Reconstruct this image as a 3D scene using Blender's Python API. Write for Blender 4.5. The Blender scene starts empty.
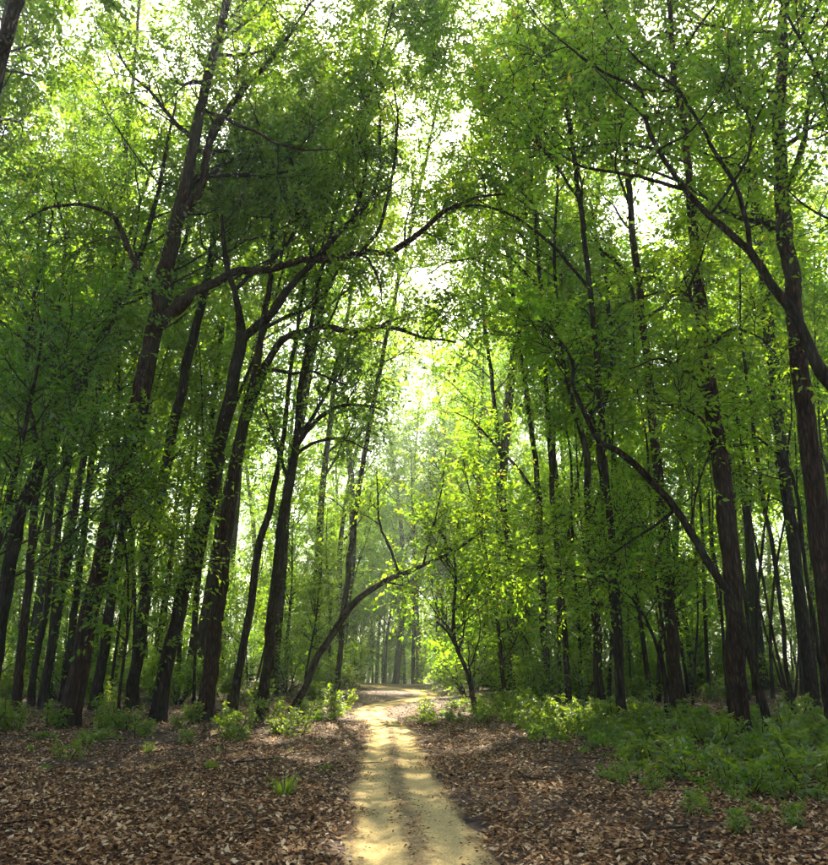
import bpy, math
import numpy as np
from mathutils import Vector

# ------------------------------------------------------------------ camera
CAM_H, PITCH, FPX = 1.80, math.radians(15.6), 800.0      # FPX: focal length in photo pixels (828 wide)
scene = bpy.context.scene
COL = scene.collection
cam_d = bpy.data.cameras.new('camera'); cam = bpy.data.objects.new('camera', cam_d); COL.objects.link(cam)
cam_d.sensor_fit = 'HORIZONTAL'; cam_d.sensor_width = 36.0; cam_d.lens = 36.0 * FPX / 828.0
cam_d.clip_start = 0.05; cam_d.clip_end = 3000
cam.location = (0, 0, CAM_H); cam.rotation_euler = (math.pi / 2 + PITCH, 0, 0)
scene.camera = cam

# ------------------------------------------------------------------ sky, sun, exposure
SUN_EL, SUN_AZ = math.radians(46.0), math.radians(1.0)   # azimuth from +Y towards +X
world = bpy.data.worlds.new('World'); scene.world = world; world.use_nodes = True
wn = world.node_tree.nodes; wl = world.node_tree.links; wn.clear()
sky = wn.new('ShaderNodeTexSky'); sky.sky_type = 'NISHITA'; sky.sun_disc = False
sky.sun_elevation = SUN_EL; sky.sun_rotation = SUN_AZ
sky.air_density = 1.0; sky.dust_density = 3.5; sky.ozone_density = 1.0
bg = wn.new('ShaderNodeBackground'); bg.inputs[1].default_value = 0.065
wo = wn.new('ShaderNodeOutputWorld')
wl.new(sky.outputs[0], bg.inputs[0]); wl.new(bg.outputs[0], wo.inputs[0])
sun_d = bpy.data.lights.new('sun', 'SUN'); sun = bpy.data.objects.new('sun', sun_d); COL.objects.link(sun)
sun_d.energy = 5.0; sun_d.angle = math.radians(0.55); sun_d.color = (1.0, 0.91, 0.70)
sdir = Vector((math.cos(SUN_EL) * math.sin(SUN_AZ), math.cos(SUN_EL) * math.cos(SUN_AZ), math.sin(SUN_EL)))
sun.rotation_euler = sdir.to_track_quat('Z', 'Y').to_euler(); sun.location = sdir * 80
vs = scene.view_settings
vs.view_transform = 'Standard'; vs.look = 'None'; vs.exposure = 2.75; vs.gamma = 1.0; vs.use_curve_mapping = False
scene.render.engine = 'CYCLES'
cy = scene.cycles
cy.use_denoising = True; cy.use_adaptive_sampling = True; cy.adaptive_threshold = 0.03
cy.max_bounces = 6; cy.diffuse_bounces = 3; cy.glossy_bounces = 2; cy.transmission_bounces = 5
cy.transparent_max_bounces = 8; cy.volume_bounces = 1; cy.sample_clamp_indirect = 6.0
cy.caustics_reflective = False; cy.caustics_refractive = False

# ------------------------------------------------------------------ helpers
cp, sp = math.cos(PITCH), math.sin(PITCH)
UP = np.array([0., 0., 1.])

def hgt(x, y):
    """height of the forest floor"""
    x = np.asarray(x, float); y = np.asarray(y, float)
    side = np.clip((np.abs(x) - .9) / 1.5, 0, 1)
    h = side * (0.05 * np.sin(x * .55 + 1.3) * np.cos(y * .37) + 0.03 * np.sin(x * 1.7 + y * .9) + 0.02 * np.sin(2.6 * x - 1.9 * y))
    h = h + 0.05 * np.clip(np.abs(x) - 1.0, 0, 6) * 0.5
    u = np.clip((y - 49) / 34.0, 0, 1)
    return h + 0.22 * np.exp(-((y - 46) / 9.0) ** 2) - 2.4 * u * u * (3 - 2 * u)        # low crest, then the ground falls away

def ray(px, py):
    a = (px - 414.0) / FPX; b = (432.5 - py) / FPX
    return np.array([a, cp - b * sp, sp + b * cp])

def at(px, py, Y):
    d = ray(px, py); t = Y / d[1]
    return np.array([d[0] * t, Y, CAM_H + d[2] * t]), t

def on_ground(px, py):
    d = ray(px, py); t = 5.0
    for _ in range(60):
        z = float(hgt(d[0] * t, d[1] * t))
        t = 0.5 * t + 0.5 * min((z - CAM_H) / min(d[2], -1e-4), 200)
    return np.array([d[0] * t, d[1] * t, z])

def norm(v):
    return v / np.maximum(np.linalg.norm(v, axis=-1, keepdims=True), 1e-9)

def mesh_from(name, V, F, smooth=False):
    me = bpy.data.meshes.new(name)
    V = np.ascontiguousarray(V, np.float32); F = np.ascontiguousarray(F, np.int32)
    k = F.shape[1]
    me.vertices.add(len(V)); me.vertices.foreach_set('co', V.ravel())
    me.loops.add(F.size); me.loops.foreach_set('vertex_index', F.ravel())
    me.polygons.add(len(F)); me.polygons.foreach_set('loop_start', np.arange(len(F), dtype=np.int32) * k)
    if smooth: me.polygons.foreach_set('use_smooth', np.ones(len(F), bool))
    me.update(calc_edges=True)
    return me

def link(name, data, mat=None, parent=None, kind=None):
    o = bpy.data.objects.new(name, data); COL.objects.link(o)
    if mat is not None and data is not None and not len(data.materials): data.materials.append(mat)
    if parent is not None: o.parent = parent
    if kind: o['kind'] = kind
    return o

def tag(o, label, cat, group=None):
    o['label'] = label; o['category'] = cat
    if group: o['group'] = group
    return o

def empty(name, loc=(0, 0, 0), rz=0.0, sc=1.0):
    o = bpy.data.objects.new(name, None); COL.objects.link(o)
    o.location = loc; o.rotation_euler = (0, 0, rz); o.scale = (sc, sc, sc); o.empty_display_size = 0.3
    return o

def copy_tree(src, loc, rz, sc, label, group=None):
    r = src.copy(); COL.objects.link(r)
    r.location = loc; r.rotation_euler = (0, 0, rz); r.scale = sc if hasattr(sc, '__len__') else (sc, sc, sc)
    r['label'] = label
    if group: r['group'] = group
    elif 'group' in r: del r['group']
    for ch in KIDS[src.name]:
        c = ch.copy(); COL.objects.link(c); c.parent = r
        for g in KIDS.get(ch.name, ()):
            d = g.copy(); COL.objects.link(d); d.parent = c
    return r
KIDS = {}

class Geo:
    """collects several tubes (quads) into one mesh"""
    def __init__(s): s.V = []; s.F = []; s.n = 0
    def add(s, V, F): s.V.append(V); s.F.append(F + s.n); s.n += len(V)
    def mesh(s, name, smooth=True): return mesh_from(name, np.concatenate(s.V), np.concatenate(s.F), smooth)

def resample(P, R, step):
    P = np.asarray(P, float); R = np.asarray(R, float)
    n = len(P)
    if n > 2:                                              # Catmull-Rom
        Q = np.vstack([2 * P[0] - P[1], P, 2 * P[-1] - P[-2]]); outP = []; outR = []
        for i in range(n - 1):
            p0, p1, p2, p3 = Q[i:i + 4]
            m = max(2, int(np.linalg.norm(p2 - p1) / step) + 1)
            t = np.linspace(0, 1, m, endpoint=False)[:, None]
            outP.append(.5 * (2 * p1 + (p2 - p0) * t + (2 * p0 - 5 * p1 + 4 * p2 - p3) * t ** 2 + (3 * p1 - p0 - 3 * p2 + p3) * t ** 3))
            outR.append(R[i] + (R[i + 1] - R[i]) * t[:, 0])
        return np.vstack(outP + [P[-1:]]), np.concatenate(outR + [R[-1:]])
    m = max(2, int(np.linalg.norm(P[1] - P[0]) / step) + 2)
    t = np.linspace(0, 1, m)
    return P[0] + (P[1] - P[0]) * t[:, None], R[0] + (R[1] - R[0]) * t

def kink(rng, P, R, amp=.42):
    n = len(P); j = rng.normal(0, 1, (n, 3)); j = (j + np.roll(j, 1, 0) + np.roll(j, 2, 0)) / 3
    j[:2] = 0
    sw = np.ones(n)
    for k in range(max(1, n // 9)): sw += amp * rng.uniform(.2, .7) * np.exp(-((np.arange(n) - rng.uniform(2, n)) / .9) ** 2)
    return P + j * (R * amp + .02)[:, None], R * sw

def tube(P, R, sides, rng=None, lump=0.0):
    n = len(P)
    T = norm(np.gradient(P, axis=0))
    ref = np.array([0.13, 1, 0.07]) if abs(T[0][1]) < .8 else np.array([1, 0.1, 0.2])
    A = norm(np.cross(T, ref)); B = np.cross(T, A)
    a = np.arange(sides) * 2 * math.pi / sides
    rr = np.repeat(R[:, None], sides, 1)
    if lump and rng is not None:
        k = rng.integers(3, 6); ph = rng.uniform(0, 6.28, 3); s = np.arange(n)[:, None]
        rr = rr * (1 + lump * (.5 * np.sin(k * a[None] + ph[0] + .12 * s) + .35 * np.sin(2 * a[None] + ph[1] + .31 * s) + .3 * np.sin(.9 * s + ph[2])) + rng.normal(0, lump * .35, (n, sides)))
    V = P[:, None] + rr[..., None] * (np.cos(a)[None, :, None] * A[:, None] + np.sin(a)[None, :, None] * B[:, None])
    i = np.arange(n - 1)[:, None] * sides; j = np.arange(sides)[None]; j2 = (j + 1) % sides
    F = np.stack([i + j, i + j2, i + sides + j2, i + sides + j], -1).reshape(-1, 4)
    return V.reshape(-1, 3), F

def sticks(P0, P1, r0):
    """thin three-sided twigs, vectorised"""
    n = len(P0); T = norm(P1 - P0); ref = np.where(np.abs(T[:, 2:3]) < .9, UP[None], np.array([[1., 0, 0]]))
    A = norm(np.cross(T, ref)); B = np.cross(T, A)
    V = np.empty((n, 6, 3))
    for k in range(3):
        c, s = math.cos(k * 2.0944), math.sin(k * 2.0944)
        o = (A * c + B * s) * r0[:, None]
        V[:, k] = P0 + o; V[:, 3 + k] = P1 + o * .35
    f = np.array([[0, 1, 4, 3], [1, 2, 5, 4], [2, 0, 3, 5]])
    return V.reshape(-1, 3), (f[None] + np.arange(n)[:, None, None] * 6).reshape(-1, 4)

def leaves(P, D, N, L, W, fine=False, curl=0.12):
    """folded ovate leaves: 2 triangles each, or 8 when they stand near the camera"""
    n = len(P); D = norm(D); S = norm(np.cross(D, N)); N = np.cross(S, D)
    L = L[:, None]; W = W[:, None]
    fold = 0.16
    if not fine:
        V = np.stack([P, P + D * L * .45 + S * W * .5 + N * W * fold, P + D * L - N * L * curl, P + D * L * .45 - S * W * .5 + N * W * fold], 1)
        f = np.array([[0, 1, 2], [0, 2, 3]]); k = 4
    else:
        a, b = .28, .66
        V = np.stack([P,
                      P + D * L * a + S * W * .44 + N * W * fold, P + D * L * a + N * L * .03, P + D * L * a - S * W * .44 + N * W * fold,
                      P + D * L * b + S * W * .40 + N * (W * fold - L * curl * .4), P + D * L * b - N * L * curl * .4, P + D * L * b - S * W * .40 + N * (W * fold - L * curl * .4),
                      P + D * L - N * L * curl], 1)
        f = np.array([[0, 1, 2], [0, 2, 3], [1, 4, 5], [1, 5, 2], [2, 5, 6], [2, 6, 3], [4, 7, 5], [5, 7, 6]]); k = 8
    F = (f[None] + np.arange(n)[:, None, None] * k).reshape(-1, 3)
    return V.reshape(-1, 3), F

def rand_unit(rng, n):
    return norm(rng.normal(0, 1, (n, 3)))

def wander(rng, p, d, length, nseg, gnarl, up):
    P = [p]; d = norm(np.array(d, float)); s = length / nseg
    for i in range(nseg):
        d = norm(d + rng.normal(0, gnarl, 3) + np.array([0, 0, up]))
        P.append(P[-1] + d * s)
    return np.array(P)

def sample_poly(P, t):
    n = len(P) - 1; u = np.clip(t * n, 0, n - 1e-6); i = u.astype(int); f = (u - i)[:, None]
    return P[i] * (1 - f) + P[i + 1] * f, norm(P[i + 1] - P[i])

def foliage(rng, bearers, n_leaf, leaf=0.15, per=12, spread=0.75, fine=False, droop=0.25, twig_len=(.35, 1.5)):
    """bearers: list of (polyline, weight); twigs sprout from them and carry the leaves.
    returns leaf mesh data and twig mesh data"""
    w = np.array([b[1] for b in bearers], float); w /= w.sum()
    nt = max(1, n_leaf // per)
    cnt = rng.multinomial(nt, w)
    P0 = []; TD = []
    for (P, _), c in zip(bearers, cnt):
        if not c: continue
        t = rng.beta(1.7, 1.0, c)
        p, d = sample_poly(P, t); P0.append(p); TD.append(d)
    P0 = np.concatenate(P0); TD = np.concatenate(TD); nt = len(P0)
    TD = norm(TD * .45 + rand_unit(rng, nt) * spread + UP * .10)
    TL = rng.uniform(*twig_len, nt)
    P1 = P0 + TD * TL[:, None]
    s = .18 + .86 * (np.arange(per)[None] + rng.uniform(-.4, .4, (nt, per))) / (per - 1)
    sag = -.10 * (s ** 2) * TL[:, None]                                     # the twig bends under its leaves
    LP = P0[:, None] + TD[:, None] * (TL[:, None] * s)[..., None]; LP[..., 2] += sag
    LP = LP.reshape(-1, 3) + rng.normal(0, .025, (nt * per, 3))
    PN = norm(UP + rand_unit(rng, nt) * .55); SDv = norm(np.cross(TD, PN))   # two-ranked spray: leaves alternate left and right of the twig
    alt = np.where(np.arange(per) % 2, 1., -1.)[None, :, None]
    LD = (TD[:, None] * .6 + SDv[:, None] * alt * .85).reshape(-1, 3) + rng.normal(0, .28, (nt * per, 3)) - UP * droop
    LN = np.repeat(PN, per, 0) + rng.normal(0, .38, (nt * per, 3))
    L = leaf * rng.uniform(.6, 1.3, nt * per)
    return leaves(LP, LD, LN, L, L * rng.uniform(.42, .6, nt * per), fine), sticks(P0, P1, .003 + .0035 * TL)

def branch_out(rng, P, R, n, length, t0=.3, lift=.25, gnarl=.14, geo=None, sides=5, taper=.5, minr=.012, flat=0.0, away=0.0):
    """side branches along polyline P; returns list of polylines"""
    out = []
    T = norm(np.gradient(P, axis=0))
    for k in range(n):
        t = t0 + (1 - t0) * (k + rng.uniform(0, 1)) / n
        i = min(len(P) - 1, int(t * (len(P) - 1)))
        az = rng.uniform(0, 2 * math.pi)
        perp = norm(np.cross(T[i], rand_unit(rng, 1)[0]))
        if abs(T[i][2]) > .75: perp = np.array([math.cos(az), math.sin(az) if rng.uniform() > away else abs(math.sin(az)), 0.])
        perp[2] *= (1 - flat)
        d = norm(T[i] * .45 + perp * .9 + UP * lift)
        ln = length * rng.uniform(.6, 1.15) * (1 - .35 * t)
        r0 = max(minr, min(R[i] * taper, ln * .022))
        Q = wander(rng, P[i], d, ln, 6, gnarl, .05)
        if geo is not None:
            geo.add(*tube(Q, np.linspace(r0, max(r0 * .25, .006), 7), sides))
        out.append((Q, r0, ln))
    return out

# ------------------------------------------------------------------ materials
def new_mat(name):
    m = bpy.data.materials.new(name); m.use_nodes = True
    n = m.node_tree.nodes; n.clear()
    return m, n, m.node_tree.links

def ramp(n, stops):
    r = n.new('ShaderNodeValToRGB'); e = r.color_ramp.elements
    while len(e) < len(stops): e.new(.5)
    for q, (p, c) in zip(e, stops): q.position = p; q.color = (*c, 1)
    return r

def leaf_mat(name, refl, trans, t_mix=.58, gloss=.025, rough=.45, patch=.5, yellow=None):
    """refl / trans: (dark, mid, light) colours a leaf picks from; each leaf its own tone, each bough a shift"""
    m, n, l = new_mat(name)
    geo = n.new('ShaderNodeNewGeometry'); tc = n.new('ShaderNodeTexCoord'); oi = n.new('ShaderNodeObjectInfo')
    no = n.new('ShaderNodeTexNoise'); no.inputs['Scale'].default_value = .55; no.inputs['Detail'].default_value = 2
    l.new(tc.outputs['Object'], no.inputs['Vector'])
    mx = n.new('ShaderNodeMath'); mx.operation = 'MULTIPLY_ADD'; mx.inputs[1].default_value = 1.6 * patch; 
    l.new(no.outputs[0], mx.inputs[0])
    sc_ = n.new('ShaderNodeMath'); sc_.operation = 'MULTIPLY_ADD'; sc_.inputs[1].default_value = .5; sc_.inputs[2].default_value = .25 - .8 * patch
    l.new(geo.outputs['Random Per Island'], sc_.inputs[0])
    ob = n.new('ShaderNodeMath'); ob.operation = 'MULTIPLY_ADD'; ob.inputs[1].default_value = .25
    l.new(oi.outputs['Random'], ob.inputs[0]); l.new(sc_.outputs[0], ob.inputs[2]); l.new(ob.outputs[0], mx.inputs[2])
    rr = ramp(n, [(0.05, refl[0]), (.5, refl[1]), (.95, refl[2])]); l.new(mx.outputs[0], rr.inputs[0])
    tr = ramp(n, [(0.05, trans[0]), (.5, trans[1]), (.95, trans[2])]); l.new(mx.outputs[0], tr.inputs[0])
    rc, tcl = rr.outputs[0], tr.outputs[0]
    if yellow:
        gt = n.new('ShaderNodeMath'); gt.operation = 'GREATER_THAN'; gt.inputs[1].default_value = 1 - yellow[0]
        l.new(geo.outputs['Random Per Island'], gt.inputs[0])
        for q, c in ((0, yellow[1]), (1, yellow[2])):
            mm = n.new('ShaderNodeMix'); mm.data_type = 'RGBA'; l.new(gt.outputs[0], mm.inputs[0])
            l.new((rc, tcl)[q], mm.inputs[6]); mm.inputs[7].default_value = (*c, 1)
            if q == 0: rc2 = mm.outputs[2]
            else: tc2 = mm.outputs[2]
        rc, tcl = rc2, tc2
    d = n.new('ShaderNodeBsdfDiffuse'); l.new(rc, d.inputs[0])
    t = n.new('ShaderNodeBsdfTranslucent'); l.new(tcl, t.inputs[0])
    a = n.new('ShaderNodeMixShader'); a.inputs[0].default_value = t_mix; l.new(d.outputs[0], a.inputs[1]); l.new(t.outputs[0], a.inputs[2])
    g = n.new('ShaderNodeBsdfGlossy'); g.inputs['Roughness'].default_value = rough; g.inputs[0].default_value = (.9, .95, .9, 1)
    b = n.new('ShaderNodeMixShader'); b.inputs[0].default_value = gloss; l.new(a.outputs[0], b.inputs[1]); l.new(g.outputs[0], b.inputs[2])
    o = n.new('ShaderNodeOutputMaterial'); l.new(b.outputs[0], o.inputs[0])
    return m

def bark_mat(name, stops, moss=(.055, .06, .034), moss_amt=.35):
    m, n, l = new_mat(name)
    tc = n.new('ShaderNodeTexCoord'); mp = n.new('ShaderNodeMapping'); mp.inputs['Scale'].default_value = (1, 1, .16)
    l.new(tc.outputs['Object'], mp.inputs[0])
    n1 = n.new('ShaderNodeTexNoise'); n1.inputs['Scale'].default_value = 16; n1.inputs['Detail'].default_value = 6; n1.inputs['Roughness'].default_value = .65
    v = n.new('ShaderNodeTexVoronoi'); v.inputs['Scale'].default_value = 17; v.feature = 'DISTANCE_TO_EDGE'
    n2 = n.new('ShaderNodeTexNoise'); n2.inputs['Scale'].default_value = 1.1; n2.inputs['Detail'].default_value = 3
    l.new(mp.outputs[0], n1.inputs['Vector']); l.new(mp.outputs[0], v.inputs['Vector']); l.new(tc.outputs['Object'], n2.inputs['Vector'])
    mul = n.new('ShaderNodeMath'); mul.operation = 'MULTIPLY_ADD'; mul.inputs[1].default_value = .9; l.new(v.outputs['Distance'], mul.inputs[0]); l.new(n1.outputs[0], mul.inputs[2])
    rr = ramp(n, [(.38, stops[0]), (.62, stops[1]), (.9, stops[2])]); l.new(mul.outputs[0], rr.inputs[0])
    mr = n.new('ShaderNodeMapRange'); mr.inputs[1].default_value = .5; mr.inputs[2].default_value = .72; mr.inputs[4].default_value = moss_amt; l.new(n2.outputs[0], mr.inputs[0])
    mm = n.new('ShaderNodeMix'); mm.data_type = 'RGBA'; l.new(mr.outputs[0], mm.inputs[0]); l.new(rr.outputs[0], mm.inputs[6]); mm.inputs[7].default_value = (*moss, 1)
    bp = n.new('ShaderNodeBump'); bp.inputs['Strength'].default_value = .9; bp.inputs['Distance'].default_value = .05; l.new(mul.outputs[0], bp.inputs['Height'])
    p = n.new('ShaderNodeBsdfPrincipled'); p.inputs['Roughness'].default_value = .95; p.inputs['Specular IOR Level'].default_value = .06
    l.new(mm.outputs[2], p.inputs['Base Color']); l.new(bp.outputs[0], p.inputs['Normal'])
    o = n.new('ShaderNodeOutputMaterial'); l.new(p.outputs[0], o.inputs[0])
    return m

YEL = (.015, (.16, .13, .02), (.5, .40, .03))
LEAF = leaf_mat('canopy_leaf', ((.022, .066, .006), (.042, .105, .008), (.075, .140, .010)), ((.13, .30, .008), (.25, .45, .010), (.40, .55, .012)), yellow=YEL)
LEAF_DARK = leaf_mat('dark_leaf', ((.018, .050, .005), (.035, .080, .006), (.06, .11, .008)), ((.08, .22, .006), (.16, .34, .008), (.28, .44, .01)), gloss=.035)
LEAF_LIME = leaf_mat('lime_leaf', ((.040, .105, .006), (.065, .145, .008), (.10, .17, .010)), ((.20, .47, .010), (.31, .58, .012), (.46, .64, .016)), yellow=(.02, (.2, .16, .02), (.6, .46, .03)))
LEAF_HERB = leaf_mat('herb_leaf', ((.042, .080, .007), (.07, .12, .008), (.11, .16, .012)), ((.18, .30, .008), (.28, .42, .01), (.40, .5, .014)), gloss=.05, rough=.42)
BARK = bark_mat('dark_bark', ((.003, .002, .0012), (.020, .012, .007), (.065, .040, .024)))
BARK_RED = bark_mat('reddish_bark', ((.004, .002, .0012), (.030, .014, .008), (.085, .045, .026)), moss_amt=.3)
TWIG = bark_mat('twig_bark', ((.012, .009, .006), (.03, .022, .014), (.06, .045, .03)))

def litter_mat():
    m, n, l = new_mat('dry_leaf')
    geo = n.new('ShaderNodeNewGeometry')
    rr = ramp(n, [(0, (.025, .010, .004)), (.3, (.10, .042, .015)), (.55, (.25, .115, .040)), (.80, (.46, .265, .105)), (1, (.62, .46, .26))])
    l.new(geo.outputs['Random Per Island'], rr.inputs[0])
    p = n.new('ShaderNodeBsdfPrincipled'); p.inputs['Roughness'].default_value = .7; p.inputs['Specular IOR Level'].default_value = .15
    l.new(rr.outputs[0], p.inputs['Base Color'])
    t = n.new('ShaderNodeBsdfTranslucent'); l.new(rr.outputs[0], t.inputs[0])
    mx = n.new('ShaderNodeMixShader'); mx.inputs[0].default_value = .2; l.new(p.outputs[0], mx.inputs[1]); l.new(t.outputs[0], mx.inputs[2])
    o = n.new('ShaderNodeOutputMaterial'); l.new(mx.outputs[0], o.inputs[0])
    return m
LITTER = litter_mat()

def soil_mat():
    m, n, l = new_mat('forest_soil')
    tc = n.new('ShaderNodeTexCoord')
    v = n.new('ShaderNodeTexVoronoi'); v.inputs['Scale'].default_value = 11
    n1 = n.new('ShaderNodeTexNoise'); n1.inputs['Scale'].default_value = 2.2; n1.inputs['Detail'].default_value = 6
    l.new(tc.outputs['Object'], v.inputs['Vector']); l.new(tc.outputs['Object'], n1.inputs['Vector'])
    r1 = ramp(n, [(0, (.03, .014, .007)), (.45, (.075, .036, .017)), (1, (.15, .08, .038))]); l.new(v.outputs['Color'], r1.inputs[0])
    r2 = ramp(n, [(.35, (.5, .5, .5)), (.7, (1.1, 1.05, 1))]); l.new(n1.outputs[0], r2.inputs[0])
    mm = n.new('ShaderNodeMix'); mm.data_type = 'RGBA'; mm.blend_type = 'MULTIPLY'; mm.inputs[0].default_value = 1
    l.new(r1.outputs[0], mm.inputs[6]); l.new(r2.outputs[0], mm.inputs[7])
    bp = n.new('ShaderNodeBump'); bp.inputs['Strength'].default_value = .8; bp.inputs['Distance'].default_value = .05; l.new(v.outputs['Distance'], bp.inputs['Height'])
    p = n.new('ShaderNodeBsdfPrincipled'); p.inputs['Roughness'].default_value = .9
    l.new(mm.outputs[2], p.inputs['Base Color']); l.new(bp.outputs[0], p.inputs['Normal'])
    o = n.new('ShaderNodeOutputMaterial'); l.new(p.outputs[0], o.inputs[0])
    return m
SOIL = soil_mat()

def sand_mat():
    """sandy wheel tracks; attribute 'across' runs -1..1 over the width of the track"""
    m, n, l = new_mat('sandy_track')
    at_ = n.new('ShaderNodeAttribute'); at_.attribute_name = 'across'
    tc = n.new('ShaderNodeTexCoord')
    n1 = n.new('ShaderNodeTexNoise'); n1.inputs['Scale'].default_value = 5.5; n1.inputs['Detail'].default_value = 7; n1.inputs['Roughness'].default_value = .7
    n2 = n.new('ShaderNodeTexNoise'); n2.inputs['Scale'].default_value = 48; n2.inputs['Detail'].default_value = 5
    l.new(tc.outputs['Object'], n1.inputs['Vector']); l.new(tc.outputs['Object'], n2.inputs['Vector'])
    sand = ramp(n, [(.28, (.24, .165, .068)), (.5, (.42, .30, .112)), (.72, (.60, .465, .20))]); l.new(n2.outputs[0], sand.inputs[0])
    dirt = ramp(n, [(.3, (.055, .036, .02)), (.7, (.16, .105, .055))]); l.new(n2.outputs[0], dirt.inputs[0])
    ab = n.new('ShaderNodeMath'); ab.operation = 'ABSOLUTE'; l.new(at_.outputs['Fac'], ab.inputs[0])
    off = n.new('ShaderNodeMath'); off.operation = 'MULTIPLY_ADD'; off.inputs[1].default_value = .8; off.inputs[2].default_value = -.40
    l.new(n1.outputs[0], off.inputs[0])
    ad = n.new('ShaderNodeMath'); ad.operation = 'ADD'; l.new(ab.outputs[0], ad.inputs[0]); l.new(off.outputs[0], ad.inputs[1])
    k = ramp(n, [(.08, (1, 1, 1)), (.24, (0, 0, 0)), (.74, (0, 0, 0)), (1, (1, 1, 1))]); l.new(ad.outputs[0], k.inputs[0])
    kk = n.new('ShaderNodeMath'); kk.operation = 'MULTIPLY'; kk.inputs[1].default_value = .7; l.new(k.outputs[0], kk.inputs[0])
    mm = n.new('ShaderNodeMix'); mm.data_type = 'RGBA'; l.new(kk.outputs[0], mm.inputs[0]); l.new(sand.outputs[0], mm.inputs[6]); l.new(dirt.outputs[0], mm.inputs[7])
    bp = n.new('ShaderNodeBump'); bp.inputs['Strength'].default_value = .6; bp.inputs['Distance'].default_value = .03; l.new(n1.outputs[0], bp.inputs['Height'])
    b2 = n.new('ShaderNodeBump'); b2.inputs['Strength'].default_value = .5; b2.inputs['Distance'].default_value = .01; l.new(n2.outputs[0], b2.inputs['Height']); l.new(bp.outputs[0], b2.inputs['Normal'])
    p = n.new('ShaderNodeBsdfPrincipled'); p.inputs['Roughness'].default_value = .95; p.inputs['Specular IOR Level'].default_value = .2
    l.new(mm.outputs[2], p.inputs['Base Color']); l.new(b2.outputs[0], p.inputs['Normal'])
    o = n.new('ShaderNodeOutputMaterial'); l.new(p.outputs[0], o.inputs[0])
    return m
SAND = sand_mat()

# ------------------------------------------------------------------ path centre line and ground
path_px = [(424, 880), (411, 825), (399, 791), (394, 758), (392, 734), (385, 723), (370, 714.5), (370, 708.5), (388, 703.5), (412, 699), (428, 695.5), (424, 691.5), (404, 689)]
C = [np.array([0.35, -25., 0]), np.array([0.3, 0., 0])] + [on_ground(*p) for p in path_px]
last = C[-1]
C += [last + np.array([-3.0, 5, 0]), last + np.array([-9.5, 10, 0]), last + np.array([-24., 16, 0])]
C = np.array(C); C[:, 2] = 0
CL, _ = resample(C, np.ones(len(C)), .25)
def half_w(y): return np.interp(y, [0, 8, 14, 25, 40, 70], [.70, .70, .64, .52, .50, .7])
HW = half_w(CL[:, 1])

def path_dist(x, y):
    x = np.asarray(x, float).ravel(); y = np.asarray(y, float).ravel(); out = np.empty(len(x))
    Q = CL[::2, :2]
    for s in range(0, len(x), 4000):
        d = np.hypot(x[s:s + 4000, None] - Q[None, :, 0], y[s:s + 4000, None] - Q[None, :, 1]); out[s:s + 4000] = d.min(1)
    return out

xs = np.concatenate([np.linspace(-400, -30, 24)[:-1], np.linspace(-30, -6, 49)[:-1], np.linspace(-6, 6, 81)[:-1], np.linspace(6, 30, 49)[:-1], np.linspace(30, 400, 24)])
ys = np.concatenate([np.linspace(-80, -6, 16)[:-1], np.linspace(-6, 45, 256)[:-1], np.linspace(45, 90, 91)[:-1], np.linspace(90, 600, 36)])
GX, GY = np.meshgrid(xs, ys)
near = (np.abs(GX) < 40) & (GY < 95)
dp = np.full(GX.size, 99.); nm = near.ravel()
dp[nm] = path_dist(GX.ravel()[nm], GY.ravel()[nm])
dip = np.clip(1.25 - dp / .75, 0, 1) * .10
GZ = hgt(GX, GY).ravel() - dip
nx, ny = len(xs), len(ys)
i = (np.arange(ny - 1)[:, None] * nx + np.arange(nx - 1)[None]).ravel()
ground = link('ground', mesh_from('ground', np.stack([GX.ravel(), GY.ravel(), GZ], 1), np.stack([i, i + 1, i + nx + 1, i + nx], 1), True), SOIL, kind='structure')
ground['label'] = 'brown forest floor under fallen leaves'

# the two-rut track
rng = np.random.default_rng(5)
TT = norm(np.gradient(CL, axis=0)); SD = np.stack([TT[:, 1], -TT[:, 0], np.zeros(len(CL))], 1)
ac = np.linspace(-1.12, 1.12, 29)
edge = 1 + .10 * np.sin(np.arange(len(CL)) * .83)[:, None] * (np.abs(ac) > .9) + .07 * np.sin(np.arange(len(CL)) * .37 + 2)[:, None] * (np.abs(ac) > .9)
PX = CL[:, None] + SD[:, None] * (HW[:, None] * ac[None] * edge)[..., None]
prof = -.022 * np.exp(-((np.abs(ac) - .52) / .2) ** 2) + .012 * np.exp(-(ac / .2) ** 2) - .035 * np.clip((np.abs(ac) - .85) / .27, 0, 1)
PZ = hgt(PX[..., 0], PX[..., 1]) + prof[None] - .005
PZ += .003 * np.sin(PX[..., 1] * 5.1 + PX[..., 0] * 3) + .003 * np.sin(PX[..., 1] * 9.3 - PX[..., 0] * 5) + rng.normal(0, .002, PZ.shape)
PX[..., 2] = PZ
m_, k_ = len(CL), len(ac)
i = (np.arange(m_ - 1)[:, None] * k_ + np.arange(k_ - 1)[None]).ravel()
pm = mesh_from('dirt_path', PX.reshape(-1, 3), np.stack([i, i + 1, i + k_ + 1, i + k_], 1), True)
pm.attributes.new('across', 'FLOAT', 'POINT').data.foreach_set('value', np.tile(ac, m_).astype(np.float32))
path = link('dirt_path', pm, SAND, kind='structure'); path['label'] = 'sandy two-rut track winding into the forest'

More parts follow.
